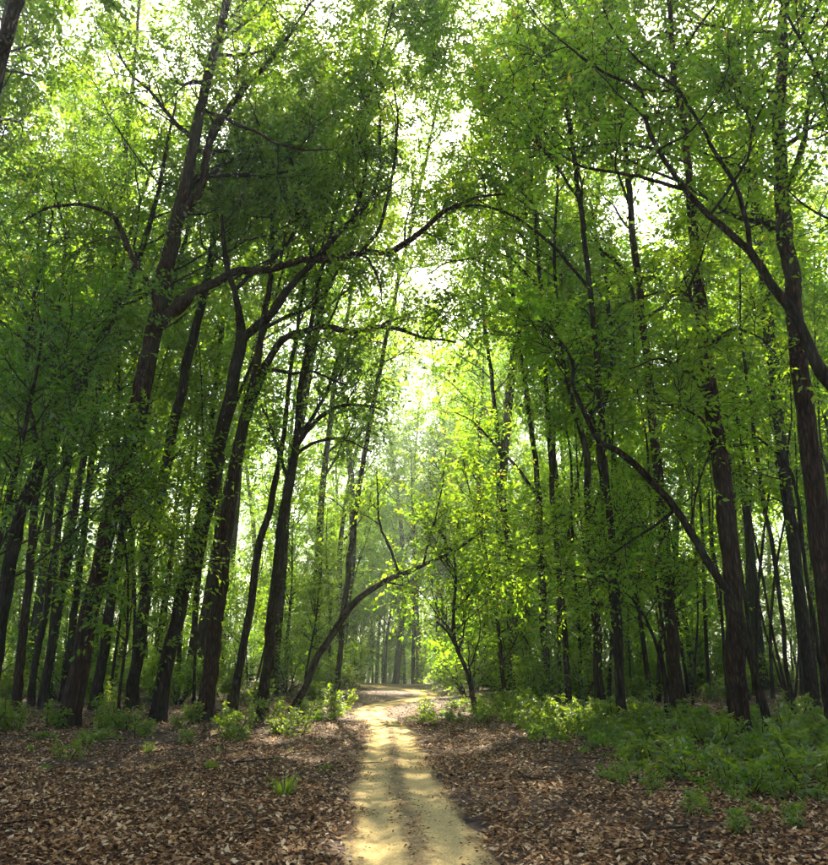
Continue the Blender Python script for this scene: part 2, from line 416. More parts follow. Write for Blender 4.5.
# fallen leaves
def in_view(x, y, m=1.15): return np.abs(x) < (414 / FPX) * m * (y * cp + .5) + .6
rng = np.random.default_rng(11)
n = 380000
ly = 6.3 + 45 * rng.beta(1.0, 3.7, n); lx = rng.uniform(-1, 1, n) * (ly * .62 + 1)
d = path_dist(lx, ly)
hw = half_w(ly)
wob = .24 * np.sin(ly * 1.9 + np.sign(lx) * 2) + .18 * np.sin(ly * 4.7 + lx) + .1 * np.sin(ly * .7 + 1)
mid_w = .30 + .10 * np.sin(ly * 1.3) + .08 * np.sin(ly * 3.1 + 1)
keep_p = np.where(d > hw * (1.08 + wob), 1.0, np.where(d < hw * mid_w, .5 + .3 * np.sin(ly * 2.3), np.clip((d / hw - .70 - wob) / .34, 0.06, 1)))
patch = .52 + .48 * np.sin(lx * 1.1 + 2 * np.sin(ly * .6)) * np.cos(ly * .8 + lx * .4)
k = (rng.uniform(0, 1, n) < keep_p * np.clip(patch + .25, .25, 1)) & in_view(lx, ly)
lx, ly, d = lx[k], ly[k], d[k]; n = len(lx)
on_path = d < half_w(ly)
az = rng.uniform(0, 6.28, n); tilt = rng.normal(0, .28, n)
D = np.stack([np.cos(az), np.sin(az), tilt], 1); N = norm(np.stack([rng.normal(0, .35, n), rng.normal(0, .35, n), np.ones(n)], 1))
L = rng.choice([.35, .7, 1, 1], n) * rng.uniform(.045, .095, n) * np.where(on_path, .62, 1) * np.clip(.8 + ly * .012, 1, 1.3)
P = np.stack([lx, ly, hgt(lx, ly) + rng.uniform(.008, .05, n) * np.where(on_path, .4, 1)], 1)
near300 = np.argsort(np.where(in_view(lx, ly, 1.0) & (ly > 7.2), ly, 999))[:300]
far = np.ones(n, bool); far[near300] = False
V, F = leaves(P[far], D[far], N[far], L[far], L[far] * rng.uniform(.4, .62, far.sum()), fine=False, curl=-.1)
litter = link('leaf_litter', mesh_from('leaf_litter', V, F), LITTER, kind='stuff')
tag(litter, 'carpet of dry brown leaves covering the forest floor beside the path', 'leaves')
ns = 900; sx = rng.uniform(-9, 9, ns); sy = rng.uniform(7, 26, ns); ok = path_dist(sx, sy) > .8; sx, sy = sx[ok], sy[ok]; ns = len(sx)
sa = rng.uniform(0, 6.28, ns); sl = rng.uniform(.1, .55, ns) * rng.choice([.5, 1, 1.6], ns)
S0 = np.stack([sx, sy, hgt(sx, sy) + .03], 1); S1 = np.stack([sx + np.cos(sa) * sl, sy + np.sin(sa) * sl, hgt(sx, sy) + rng.uniform(.02, .10, ns)], 1)
link('twig_scatter', mesh_from('twig_scatter', *sticks(S0, S1, .004 + .012 * sl)), TWIG, litter, 'stuff')
protos = []
for q in range(6):
    Lq = np.array([.10]); Vq, Fq = leaves(np.zeros((1, 3)), np.array([[0, 1., .05]]), np.array([[.1 * (q - 3), 0, 1.]]), Lq, Lq * (.42 + .04 * q), True, curl=-.12 + .05 * q)
    me = mesh_from('fallen_leaf', Vq, Fq); 
    mq = bpy.data.materials.new('dry_leaf_tone'); mq.use_nodes = True
    c = [(.12, .052, .02), (.25, .12, .047), (.38, .22, .10), (.06, .026, .011), (.54, .39, .22), (.18, .085, .033)][q]
    nt = mq.node_tree; b = nt.nodes['Principled BSDF']; b.inputs['Roughness'].default_value = .7; b.inputs['Specular IOR Level'].default_value = .15
    nz = nt.nodes.new('ShaderNodeTexNoise'); nz.inputs['Scale'].default_value = 60
    rp = ramp(nt.nodes, [(.3, tuple(v * .7 for v in c)), (.7, tuple(v * 1.2 for v in c))]); nt.links.new(nz.outputs[0], rp.inputs[0]); nt.links.new(rp.outputs[0], b.inputs['Base Color'])
    me.materials.append(mq); protos.append(me)
for j in near300:
    o = bpy.data.objects.new('leaf', protos[int(rng.integers(0, 6))]); COL.objects.link(o); o.parent = litter
    o.location = P[j]; o.rotation_euler = (rng.normal(0, .3), rng.normal(0, .3), az[j]); s = L[j] / .10; o.scale = (s, s, s)

# ------------------------------------------------------------------ hero trees (the ones that can be told apart)
HERO_XY = []
SEED = 42
LEAFY = .82

def hero(label, Y, trunk, limbs=(), ext=6.0, seed=1, bark=None, leaf=None, n_leaf=9000, leaf_size=.155, crown_t=.5, n_prim=12, prim_len=4.4,
         name='forest_tree', fine=False, cat='tree', group=None, per=12, spread=.75, limb_t=.35, sway=.25, base=True, lift=.25, sec=7, limb_w=1.0):
    """trunk / limbs: (px, py, width_px[, dy]) in photo pixels on the vertical plane y = Y (dy: metres nearer/farther)"""
    rng = np.random.default_rng(seed)
    if Y is None: Y = on_ground(trunk[0][0], trunk[0][1])[1]
    seen = []                                              # (px, py, depth offset) of the wood laid so far: limbs start from it
    def conv(pts):
        P = []; R = []; off = 0.; walk = 0.
        if seen:
            q = min(seen, key=lambda q: (q[0] - pts[0][0]) ** 2 + (q[1] - pts[0][1]) ** 2)
            off = q[2] - (pts[0][3] if len(pts[0]) > 3 else 0.)
        new = []
        for k, q in enumerate(pts):
            if k: walk += rng.normal(0, sway)
            dy = (q[3] if len(q) > 3 else 0.) + off + walk
            p, t = at(q[0], q[1], Y + dy); P.append(p); R.append(q[2] * t / FPX / 2 * .61); new.append((q[0], q[1], dy))
        seen.extend(new)
        return np.array(P), np.array(R)
    P, R = conv(trunk)
    if base:
        d = norm(P[1] - P[0]); gz = float(hgt(P[0][0], P[0][1]))
        if P[0][2] > gz + .05:
            b = P[0] - d * (P[0][2] - gz) / max(d[2], .3)
            P = np.vstack([b, P]); R = np.concatenate([[R[0] * 1.02], R])
        else: P[0][2] = gz
    if ext > 0:
        d = norm(P[-1] - P[-2] + UP * .6); E = wander(rng, P[-1], d, ext, 4, .10, .06)[1:]
        P = np.vstack([P, E]); R = np.concatenate([R, np.linspace(R[-1] * .85, .03, 4)])
    loc = P[0].copy()
    root = empty(name, loc); tag(root, label, cat, group); HERO_XY.append(loc[:2])
    P = P - loc
    TP, TR = resample(P, R, .35); TP, TR = kink(rng, TP, TR, .10)
    if base:
        TR = TR * (1 + .38 * np.exp(-np.maximum(TP[:, 2], 0) / .3))     # root flare
        TP = np.vstack([TP[0] - UP * .35, TP]); TR = np.concatenate([[TR[0] * 1.15], TR])
    V, F = tube(TP, TR, 14 if TR.max() > .12 else 8, rng, .07)
    link('trunk', mesh_from('trunk', V, F, True), bark or BARK, root)
    bearers = []; G = Geo()
    prims = branch_out(rng, TP, TR, int(n_prim * 1.35), prim_len * 1.65, crown_t, lift, .15, G, away=.6) if n_prim else []
    for Lm in limbs:
        p, r = conv(Lm); p = p - loc
        i = np.argmin(np.linalg.norm(TP - p[0], axis=1))
        if np.linalg.norm(TP[i] - p[0]) < 2.0: p[0] = TP[i]
        p, r = resample(p, r, .3); p, r = kink(rng, p, r)
        V, F = tube(p, r, 9, rng, .08); link('limb', mesh_from('limb', V, F, True), bark or BARK, root)
        ln = np.linalg.norm(np.diff(p, axis=0), axis=1).sum()
        for Q, r0, l2 in branch_out(rng, p, r, max(3, int(ln * .9)), min(2.6, .8 + ln * .22), limb_t, .35, .16, G, taper=.6):
            prims.append((Q, r0, l2))
    for Q, r0, ln in prims:
        bearers.append((Q[2:], ln * .5 * limb_w))
        for S, r1, l2 in branch_out(rng, Q, np.linspace(r0, r0 * .3, len(Q)), sec, ln * .55, .25, .15, .18, G, sides=4, minr=.008):
            bearers.append((S, l2))
    if bearers and n_leaf:
        (V, F), (TV, TF) = foliage(rng, bearers, int(n_leaf * LEAFY), leaf_size, per, spread, fine)
        crown = link('crown', mesh_from('crown', V, F), leaf or LEAF, root, 'stuff')
        if G.n or len(TV):
            G.add(TV, TF); link('branching', G.mesh('branching'), TWIG, crown, 'stuff')
    return root

LEFT = [
 ('thick dark leaning tree forking high up, leftmost of the big front-row trunks', dict(Y=None, seed=21, bark=BARK_RED, ext=5, n_leaf=23000, crown_t=.5, n_prim=14, prim_len=4.5,
   trunk=[(68, 727, 32), (88, 620, 29), (110, 520, 27), (131, 440, 26), (150, 350, 27), (168, 262, 24), (189, 169, 19), (206, 85, 15), (220, 34, 13), (236, -30, 10)],
   limbs=[[(150, 335, 20), (185, 297, 15), (225, 277, 13), (275, 265, 12, -.4), (330, 260, 11, -.8), (385, 252, 10, -1.2), (420, 235, 9, -1.5), (445, 212, 8, -1.8), (475, 198, 5, -2), (505, 194, 3, -2.2)],
          [(176, 225, 14), (193, 200, 13), (216, 128, 12), (237, 98, 10), (270, 61, 8), (300, 20, 5), (325, -20, 3)],
          [(361, 254, 7, -1.0), (385, 213, 6, -1.1), (393, 169, 5, -1.2), (397, 118, 3.5, -1.2), (392, 70, 2, -1.2)],
          [(210, 110, 6), (250, 130, 5, -.8), (290, 148, 4, -1.5), (330, 150, 2, -2)],
          [(160, 300, 10), (135, 265, 9, -.4), (110, 215, 7, -.8), (60, 205, 5, -1.5), (15, 225, 3, -2)]])),
 ('slim straight leaning trunk between two thicker leaning trees, left of the path', dict(Y=27, seed=22, ext=11, n_leaf=19000, crown_t=.62, n_prim=9,
   trunk=[(131, 715, 19), (149, 561, 18), (169, 449, 17), (184, 375, 16), (203, 297, 13), (214, 235, 10), (222, 170, 8)])),
 ('dark leaning trunk that splits into two limbs before a bright sky gap', dict(Y=None, seed=23, ext=0, n_leaf=11000, crown_t=.86, n_prim=4,
   trunk=[(157, 723, 25), (176, 620, 23), (199, 544, 22), (220, 449, 22), (233, 381, 21), (242, 340, 19), (236, 300, 10), (226, 262, 8), (221, 215, 5)],
   limbs=[[(243, 338, 15), (258, 322, 14), (280, 305, 13), (304, 272, 11, .3), (338, 233, 9, .5), (368, 203, 7, .6), (380, 169, 6, .6), (380, 118, 4, .6), (372, 60, 2, .6)],
          [(352, 218, 6, .6), (363, 190, 5, .8), (365, 160, 4, 1), (356, 135, 2.5, 1.1)],
          [(300, 277, 7, .3), (290, 240, 6, .8), (296, 190, 5, 1.2), (285, 130, 3, 1.5)]])),
 ('twin-stemmed dark tree whose long limb arches over the path at mid height', dict(Y=None, seed=24, bark=BARK_RED, ext=6, n_leaf=13000, crown_t=.72, n_prim=8,
   trunk=[(204, 721, 27), (215, 640, 25), (223, 560, 23), (232, 490, 21), (243, 430, 18), (252, 390, 14), (262, 330, 10), (272, 270, 8)],
   limbs=[[(243, 430, 16), (257, 388, 14), (272, 354, 13), (290, 337, 11), (320, 327, 10, -.3), (348, 331, 9, -.6), (388, 327, 7, -1), (422, 336, 5, -1.3), (456, 342, 3, -1.6)],
          [(300, 333, 6, -.1), (318, 300, 5, .2), (340, 268, 4, .5), (356, 225, 2.5, .8)],
          [(262, 372, 7), (285, 372, 6, -.5), (315, 372, 4, -1.), (345, 385, 2, -1.5)]])),
 ('thin upright trunk between the twin-stemmed tree and the forked tree', dict(Y=25, seed=25, ext=13, n_leaf=19000, crown_t=.55, n_prim=10, prim_len=4.6,
   trunk=[(233, 709, 14), (247, 625, 13), (259, 550, 12), (272, 495, 10), (283, 440, 8), (290, 380, 7), (300, 310, 5)])),
 ('dark trunk nearest the path on the left, branching into a spreading fan', dict(Y=None, seed=26, ext=5, n_leaf=21000, crown_t=.5, n_prim=11, prim_len=4.6,
   trunk=[(262, 718, 18), (270, 640, 17), (279, 545, 16), (289, 483, 15), (296, 445, 12), (299, 400, 9), (306, 350, 8), (318, 290, 7), (334, 220, 6), (352, 150, 5), (374, 80, 4), (392, 10, 3)],
   limbs=[[(295, 449, 10), (314, 425, 8), (338, 408, 6, -.3), (365, 405, 4, -.6), (388, 412, 2, -.8)],
          [(294, 455, 7), (320, 440, 5, -.5), (345, 440, 4, -1), (372, 452, 2, -1.4)],
          [(289, 483, 6), (276, 440, 5, .3), (262, 405, 3, .6)],
          [(300, 440, 7), (322, 400, 6), (338, 360, 5, .2), (360, 330, 3, .4)]])),
 ('thin dark tree leaning far out over the path in a low arch', dict(Y=None, seed=27, ext=0, n_leaf=3500, crown_t=.8, n_prim=3, prim_len=1.8, leaf=LEAF_LIME, sway=.1, lift=.5,
   trunk=[(292, 712, 12), (305, 688, 11.5), (320, 655, 11), (345, 615, 10.5), (370, 590, 10), (400, 575, 8), (430, 562, 6), (460, 548, 4), (485, 530, 2.5)],
   limbs=[[(396, 576, 5), (388, 545, 4, .1), (378, 510, 3, .2), (376, 470, 2, .3)], [(425, 564, 4), (432, 535, 3), (440, 500, 2.5, .3), (446, 450, 1.5, .5)],
          [(450, 553, 3), (438, 530, 2.5, .2), (420, 505, 1.5, .4)], [(385, 580, 3), (402, 585, 2.5), (412, 580, 1.5)]])),
 ('slender dark trunk directly behind the thick leftmost leaning tree', dict(Y=27, seed=28, ext=8, n_leaf=8000, crown_t=.55, n_prim=8, trunk=[(97, 694, 17), (106, 640, 16), (113, 590, 15), (128, 500, 13), (145, 410, 11), (160, 330, 9)])),
 ('reddish trunk at the far left edge, its top lost in leaves', dict(Y=26, seed=29, bark=BARK_RED, ext=8, n_leaf=9000, crown_t=.5, n_prim=9, trunk=[(15, 705, 15), (22, 640, 14), (27, 590, 13), (36, 500, 12), (48, 400, 10)])),
 ('narrow dark trunk second from the left edge of the picture', dict(Y=29, seed=30, ext=8, n_leaf=9000, crown_t=.55, n_prim=9, trunk=[(31, 700, 11), (38, 650, 11), (45, 615, 10), (60, 520, 9), (75, 430, 8)])),
 ('dark leaning trunk third from the left edge, before the thick leftmost one', dict(Y=28, seed=31, ext=8, n_leaf=9000, crown_t=.55, n_prim=9, trunk=[(44, 700, 14), (54, 630, 13), (64, 574, 12), (80, 480, 11), (98, 390, 10), (112, 310, 8)])),
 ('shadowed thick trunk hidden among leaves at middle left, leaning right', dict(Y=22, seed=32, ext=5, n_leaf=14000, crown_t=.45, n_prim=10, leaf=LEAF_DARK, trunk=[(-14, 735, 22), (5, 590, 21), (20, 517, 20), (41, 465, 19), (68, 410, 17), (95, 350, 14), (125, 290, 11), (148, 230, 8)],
   limbs=[[(38, 470, 8), (28, 400, 6), (30, 330, 5), (45, 250, 4), (60, 180, 2)]])),
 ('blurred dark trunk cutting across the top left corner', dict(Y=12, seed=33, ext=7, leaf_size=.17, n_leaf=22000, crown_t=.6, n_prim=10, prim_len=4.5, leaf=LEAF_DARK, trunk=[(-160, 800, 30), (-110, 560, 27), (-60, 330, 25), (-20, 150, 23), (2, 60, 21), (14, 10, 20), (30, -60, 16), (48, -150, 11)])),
]
RIGHT = [
 ('thick straight trunk with pale streaks, tallest in the right front row', dict(Y=None, seed=41, bark=BARK_RED, ext=8, n_leaf=22000, crown_t=.6, n_prim=11, trunk=[(741, 737, 33), (735, 640, 30), (732, 560, 29), (724, 490, 27), (716, 432, 25), (708, 370, 22), (700, 300, 19), (692, 220, 15), (686, 140, 11)],
   limbs=[[(712, 405, 7), (690, 378, 6, -1), (660, 360, 4, -2), (630, 368, 2, -2.5)], [(706, 350, 7), (730, 330, 5, -1.2), (755, 335, 3, -2), (775, 350, 2, -2.3)],
          [(715, 430, 6), (700, 418, 5, -1), (670, 405, 3, -2), (645, 420, 2, -2.5)], [(704, 320, 7), (690, 290, 5, -1.2), (700, 260, 3, -2), (712, 225, 2, -2.4)], [(702, 300, 6), (670, 290, 4, -1), (640, 300, 2.5, -1.6)]])),
 ('slender trunk curving left in a long S beside the thick streaked trunk', dict(Y=17.5, seed=42, ext=0, n_leaf=4500, crown_t=.78, n_prim=6, prim_len=2.0, sway=.12, leaf=LEAF_LIME, lift=.45,
   trunk=[(772, 733, 14), (752, 665, 13), (735, 605, 13), (710, 567, 12.5), (676, 510, 12), (643, 473, 11), (616, 449, 10), (599, 442, 9), (585, 412, 8), (573, 385, 6.5), (572, 361, 5.5), (558, 337, 4), (545, 322, 2.5)],
   limbs=[[(676, 512, 5), (650, 530, 4, .4), (625, 545, 3, .8), (600, 562, 2, 1.2)], [(690, 530, 4), (700, 480, 3, .4), (715, 440, 2, .8)]])),
 ('massive dark trunk at the right edge rising out of the picture', dict(Y=16.5, seed=43, bark=BARK_RED, ext=5, n_leaf=16000, crown_t=.42, n_prim=13, prim_len=3.6, leaf=LEAF_LIME, fine=False,
   trunk=[(842, 760, 38), (832, 640, 35), (822, 540, 33), (813, 460, 31), (803, 380, 29), (793, 300, 26), (785, 220, 23), (780, 150, 20), (781, 80, 17), (786, 10, 14), (790, -60, 10)],
   limbs=[[(785, 200, 12), (800, 150, 10, -.2), (815, 80, 7, -.5), (830, 10, 4, -.8)]])),
 ('straight dark trunk just left of the massive one, visible high on the right', dict(Y=24, seed=44, ext=6, n_leaf=13000, crown_t=.5, n_prim=11, trunk=[(815, 728, 20), (800, 600, 19), (785, 480, 18), (772, 360, 17), (762, 260, 17), (752, 150, 15), (750, 20, 12), (750, -60, 9)])),
 ('near tree outside the right edge sending long bare limbs into the upper right', dict(Y=13.5, seed=45, ext=3, n_leaf=11000, crown_t=.62, n_prim=4, prim_len=2.4, leaf=LEAF_LIME, sway=.12, limb_t=.3, fine=True, leaf_size=.13, per=10,
   trunk=[(925, 800, 30), (905, 600, 27), (880, 480, 25), (845, 400, 23), (822, 370, 20), (798, 322, 17), (771, 284, 14), (748, 250, 12), (710, 216, 10.5), (683, 189, 9.5), (660, 149, 8), (646, 118, 7), (641, 91, 6), (605, 74, 4.5), (568, 47, 3), (540, 20, 2)],
   limbs=[[(749, 251, 9), (748, 228, 8), (744, 206, 7.5), (734, 179, 7), (710, 145, 6), (693, 112, 5), (673, 85, 4.5), (639, 61, 3.5), (616, 34, 2.5), (600, 0, 1.5)],
          [(683, 189, 7), (649, 181, 6), (616, 174, 5), (582, 166, 4), (558, 154, 3), (530, 158, 2)],
          [(737, 182, 5), (748, 160, 4.5, -.1), (752, 130, 4, -.2), (770, 95, 3, -.3), (800, 60, 2.5, -.5), (828, 20, 2, -.6)],
          [(660, 149, 4), (690, 130, 3, -.3), (720, 90, 2.5, -.5), (730, 40, 1.5, -.6)],
          [(845, 400, 14), (858, 300, 12, .2), (850, 200, 9, .3), (835, 110, 6, .2), (800, 40, 4), (770, -20, 2)]])),
 ('straight narrow trunk in the middle of the right front row', dict(Y=None, seed=46, ext=4, n_leaf=23000, crown_t=.5, n_prim=11, trunk=[(622, 727, 15), (617, 625, 14), (612, 540, 12), (603, 450, 11), (598, 370, 10), (590, 290, 9), (580, 200, 8), (568, 110, 7), (556, 20, 5), (548, -50, 4)],
   limbs=[[(591, 295, 6), (550, 242, 5, -.5), (510, 215, 4, -1), (470, 205, 3, -1.5), (440, 215, 2, -1.8)], [(581, 205, 5), (545, 150, 4, -.4), (505, 120, 3, -.8), (470, 112, 2, -1)], [(570, 120, 5), (540, 70, 4), (510, 40, 2.5)]])),
 ('sturdy dark trunk left of the thick streaked trunk, leafy at mid height', dict(Y=24, seed=47, bark=BARK_RED, ext=8, n_leaf=13000, crown_t=.45, n_prim=11, leaf=LEAF_LIME, trunk=[(681, 724, 22), (675, 660, 20), (669, 600, 18), (660, 500, 16), (653, 420, 14), (642, 320, 12), (632, 220, 10), (622, 120, 8)],
   limbs=[[(640, 330, 8), (632, 290, 6), (616, 262, 5), (590, 240, 3)]])),
 ('paired dark trunk with a fork, left part of the right front row', dict(Y=26, seed=48, ext=13, n_leaf=17000, crown_t=.45, n_prim=13, prim_len=5, trunk=[(600, 705, 16), (597, 650, 15), (594, 600, 14), (588, 500, 12), (585, 450, 10), (572, 400, 8), (560, 340, 6)],
   limbs=[[(590, 520, 8), (601, 490, 7), (599, 440, 6), (612, 358, 6), (605, 280, 5), (590, 200, 3)]])),
 ('thin dark trunk standing among shrubs right of the path', dict(Y=28, seed=49, ext=4, n_leaf=22000, crown_t=.4, n_prim=12, prim_len=5, leaf=LEAF_LIME, trunk=[(569, 708, 10), (565, 640, 9.5), (561, 590, 9), (553, 500, 8), (547, 400, 7), (542, 300, 6.5), (534, 200, 6), (526, 110, 5), (520, 30, 4), (514, -40, 3)],
   limbs=[[(535, 210, 4), (510, 175, 3.5, -.6), (485, 160, 3, -1.2), (455, 155, 2, -1.6)], [(540, 290, 4), (515, 262, 3, .4), (490, 250, 2, .8)], [(528, 120, 4), (505, 95, 3), (485, 85, 2)]])),
 ('straight trunk rising behind shrubs closest to the path on the right', dict(Y=31, seed=50, ext=4, n_leaf=26000, crown_t=.4, n_prim=13, prim_len=5, leaf=LEAF_LIME, trunk=[(549, 706, 10), (543, 600, 10), (538, 490, 9), (531, 430, 8), (522, 360, 7), (512, 280, 6), (500, 210, 5.5), (486, 140, 4.5), (476, 70, 3.5), (470, 10, 2.5)],
   limbs=[[(512, 282, 5), (480, 262, 4, -.5), (450, 262, 3, -1), (425, 275, 2, -1.4)], [(498, 200, 4), (465, 190, 3, .5), (435, 180, 2, .8)], [(538, 495, 6), (513, 463, 5), (486, 436, 4), (473, 422, 2.5), (455, 412, 1.5)]])),
 ('pair-leaning grey trunk farthest along the right side of the path', dict(Y=36, seed=51, ext=16, n_leaf=26000, crown_t=.4, n_prim=13, prim_len=5, leaf=LEAF_LIME, trunk=[(512, 700, 12), (510, 610, 11), (507, 540, 10), (500, 460, 8), (492, 380, 6)])),
 ('crooked small tree in yellow-green leaf right beside the path bend', dict(Y=27, seed=52, ext=0, n_leaf=3600, crown_t=.25, n_prim=10, prim_len=2.2, leaf=LEAF_LIME, trunk=[(476, 712, 8), (466, 672, 7), (455, 642, 6), (453, 612, 5), (456, 580, 4), (452, 545, 3)],
   limbs=[[(457, 648, 4), (447, 630, 3.5, -.2), (436, 622, 2.5, -.4)], [(454, 612, 3), (470, 595, 2.5), (485, 570, 2)]])),
 ('slim knotty stem right of the streaked trunk, curving upward', dict(Y=22, seed=53, ext=5, n_leaf=4000, crown_t=.6, n_prim=6, prim_len=2, trunk=[(797, 735, 7), (791, 690, 7), (785, 641, 7), (775, 567, 7), (762, 490, 6.5), (751, 408, 6), (742, 340, 4)])),
 ('pale thin stem arching left near the right edge', dict(Y=19, seed=54, ext=0, n_leaf=2500, crown_t=.6, n_prim=5, prim_len=1.6, leaf=LEAF_LIME, trunk=[(832, 735, 8), (822, 680, 8), (812, 610, 7), (805, 567, 6.5), (798, 500, 6), (785, 463, 5), (764, 442, 4), (734, 422, 3), (715, 405, 2)],
   limbs=[[(786, 464, 4), (792, 430, 3), (790, 380, 2)]])),
 ('young tree with a dense bright crown in front of the right-hand trunks', dict(Y=22.5, seed=55, ext=0, leaf_size=.12, n_leaf=12000, crown_t=.45, n_prim=12, prim_len=2.3, leaf=LEAF_LIME, trunk=[(668, 722, 6), (660, 660, 6), (640, 610, 5), (612, 585, 4), (590, 560, 3), (580, 530, 2)],
   limbs=[[(655, 640, 4), (672, 600, 3.5), (674, 560, 3), (668, 520, 2)]])),
]
for lab, kw in LEFT + RIGHT: hero(lab, **kw)
hero('tall tree just outside the left edge whose boughs fill the top left', Y=19, trunk=[(-75, 760, 26), (-60, 560, 24), (-45, 380, 21), (-25, 200, 17), (0, 60, 12), (15, -40, 8)], seed=63, ext=7, n_leaf=38000, n_prim=17, crown_t=.5, prim_len=5.4, leaf=LEAF, leaf_size=.18)
hero('tall slim tree in the second row behind the leftmost thick trunk', Y=31, trunk=[(62, 706, 11), (80, 560, 11), (98, 400, 10), (115, 260, 9), (128, 130, 7), (138, 20, 5), (142, -60, 4)], seed=64, ext=4, n_leaf=26000, n_prim=13, crown_t=.5, prim_len=4.6)
hero('tall slim tree in the second row behind the forked trunk', Y=33, trunk=[(186, 704, 10), (200, 560, 10), (214, 400, 9), (228, 260, 8), (238, 130, 6.5), (248, 20, 5), (252, -40, 4)], seed=65, ext=4, n_leaf=26000, n_prim=13, crown_t=.5, prim_len=4.6)
hero('slim tree behind the low arch whose high crown leans over the path', Y=37, trunk=[(336, 702, 9), (346, 590, 9), (362, 470, 8), (384, 350, 7), (408, 240, 6), (430, 140, 5), (446, 50, 4)], seed=66, ext=5, n_leaf=22000, n_prim=14, crown_t=.4, prim_len=4.6)
# leafy understorey trees at the sides, each of its own look
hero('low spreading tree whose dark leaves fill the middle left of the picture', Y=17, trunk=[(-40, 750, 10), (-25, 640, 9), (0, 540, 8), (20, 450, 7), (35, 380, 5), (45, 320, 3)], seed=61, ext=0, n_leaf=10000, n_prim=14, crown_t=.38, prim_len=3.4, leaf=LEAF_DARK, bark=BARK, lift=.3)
hero('leafy sapling tree rising between the left front trunks', Y=21, trunk=[(118, 735, 5), (122, 680, 5), (128, 600, 4), (122, 520, 3.5), (118, 450, 2.5)], seed=62, ext=0, n_leaf=8000, n_prim=12, crown_t=.3, prim_len=2.2, leaf=LEAF, bark=BARK)

# ------------------------------------------------------------------ background trees: a few kinds, copied
def proto_tree(seed, H, r, crown_t, n_prim, prim_len, n_leaf, leaf_size, leaf, name, bark, lean=.06, lift=.3, per=12):
    rng = np.random.default_rng(seed)
    root = empty(name, (0, -500, 0)); tag(root, 'x', 'tree')
    P = wander(rng, np.zeros(3), np.array([rng.normal(0, lean), rng.normal(0, lean), 1.]), H, 9, .05, .05)
    R = np.linspace(r, r * .16, 10) ; TP, TR = resample(P, R, .6)
    TR = TR * (1 + .4 * np.exp(-np.maximum(TP[:, 2], 0) / .4)); TP = np.vstack([TP[0] - UP * .5, TP]); TR = np.concatenate([[TR[0] * 1.1], TR])
    G = Geo(); G.add(*tube(TP, TR, 9, rng, .06)); bear = []
    for Q, r0, ln in branch_out(rng, TP, TR, n_prim, prim_len, crown_t, lift, .14, G, sides=5):
        bear.append((Q[2:], ln * .5))
        for S, r1, l2 in branch_out(rng, Q, np.linspace(r0, r0 * .3, 7), 6, ln * .55, .25, .15, .16, G, sides=3, minr=.008): bear.append((S, l2))
    t = link('trunk', G.mesh('trunk'), bark, root)
    (V, F), (TV, TF) = foliage(rng, bear, int(n_leaf * .36), leaf_size * .95, per)
    c = link('crown', mesh_from('crown', V, F), leaf, root, 'stuff')
    KIDS[root.name] = [t, c]
    return root

talls = [proto_tree(101, 24, .20, .38, 20, 4.4, 30000, .20, LEAF, 'tall_tree', BARK),
         proto_tree(102, 27, .22, .48, 19, 4.8, 30000, .20, LEAF, 'tall_tree', BARK),
         proto_tree(103, 21, .16, .30, 20, 4.0, 26000, .20, LEAF_LIME, 'tall_tree', BARK),
         proto_tree(104, 25, .19, .34, 20, 4.4, 30000, .20, LEAF_DARK, 'tall_tree', BARK)]
mids = [proto_tree(121, 14, .12, .25, 18, 3.4, 20000, .18, LEAF_LIME, 'slender_tree', BARK, .08),
        proto_tree(122, 16, .14, .30, 18, 3.6, 22000, .18, LEAF, 'slender_tree', BARK, .08),
        proto_tree(123, 12, .10, .22, 16, 3.0, 18000, .18, LEAF, 'slender_tree', BARK, .08)]
unders = [proto_tree(111, 7.5, .07, .22, 14, 2.4, 9000, .16, LEAF_LIME, 'understorey_tree', BARK, .12, .35),
          proto_tree(112, 9.5, .09, .3, 14, 2.8, 10000, .16, LEAF, 'understorey_tree', BARK, .12, .3),
          proto_tree(113, 5.5, .05, .15, 13, 2.0, 8000, .15, LEAF, 'understorey_tree', BARK, .12, .3),
          proto_tree(114, 6.5, .06, .15, 13, 2.2, 8000, .15, LEAF_DARK, 'understorey_tree', BARK, .12, .3)]

rng = np.random.default_rng(SEED)
placed = [np.array(h) for h in HERO_XY]
def scatter(n_try, ymin, ymax, gap, clear, wide=.72, extra=8, see=1.6, tall_gap=0):
    out = []
    for _ in range(n_try):
        y = ymin + (ymax - ymin) * math.sqrt(rng.uniform(0, 1)) if ymin > 20 else rng.uniform(ymin, ymax)
        x = rng.uniform(-1, 1) * (wide * y + extra)
        if path_dist([x], [y])[0] < clear + (1.2 if y < 45 else 0): continue
        if tall_gap and 24 < y < 50 and -.16 * (y - 10) - tall_gap < x < 1.5: continue
        if 20 < y < 60 and -.055 * y - see < x < .035 * y + see: continue
        p = np.array([x, y])
        if placed and min(np.hypot(*(p - q)) for q in placed) < gap * (1 + y * .004): continue
        placed.append(p); out.append(p)
    return out

used = set()
def spread_copies(protos, pts, smin, smax, label_of):
    for p in pts:
        i = int(rng.integers(0, len(protos))); src = protos[i]
        s = rng.uniform(smin, smax); loc = (p[0], p[1], float(hgt(*p)) - .02); rz = rng.uniform(0, 6.28)
        lab, grp = label_of(p, i)
        if i not in used_in(protos):
            used_in(protos).add(i); src.location = loc; src.rotation_euler = (0, 0, rz); src.scale = (s, s, s * rng.uniform(.9, 1.1)); src['label'] = lab; src['group'] = grp
        else: copy_tree(src, loc, rz, (s, s, s * rng.uniform(.9, 1.1)), lab, grp)
_used = {}
def used_in(pr): return _used.setdefault(id(pr), set())

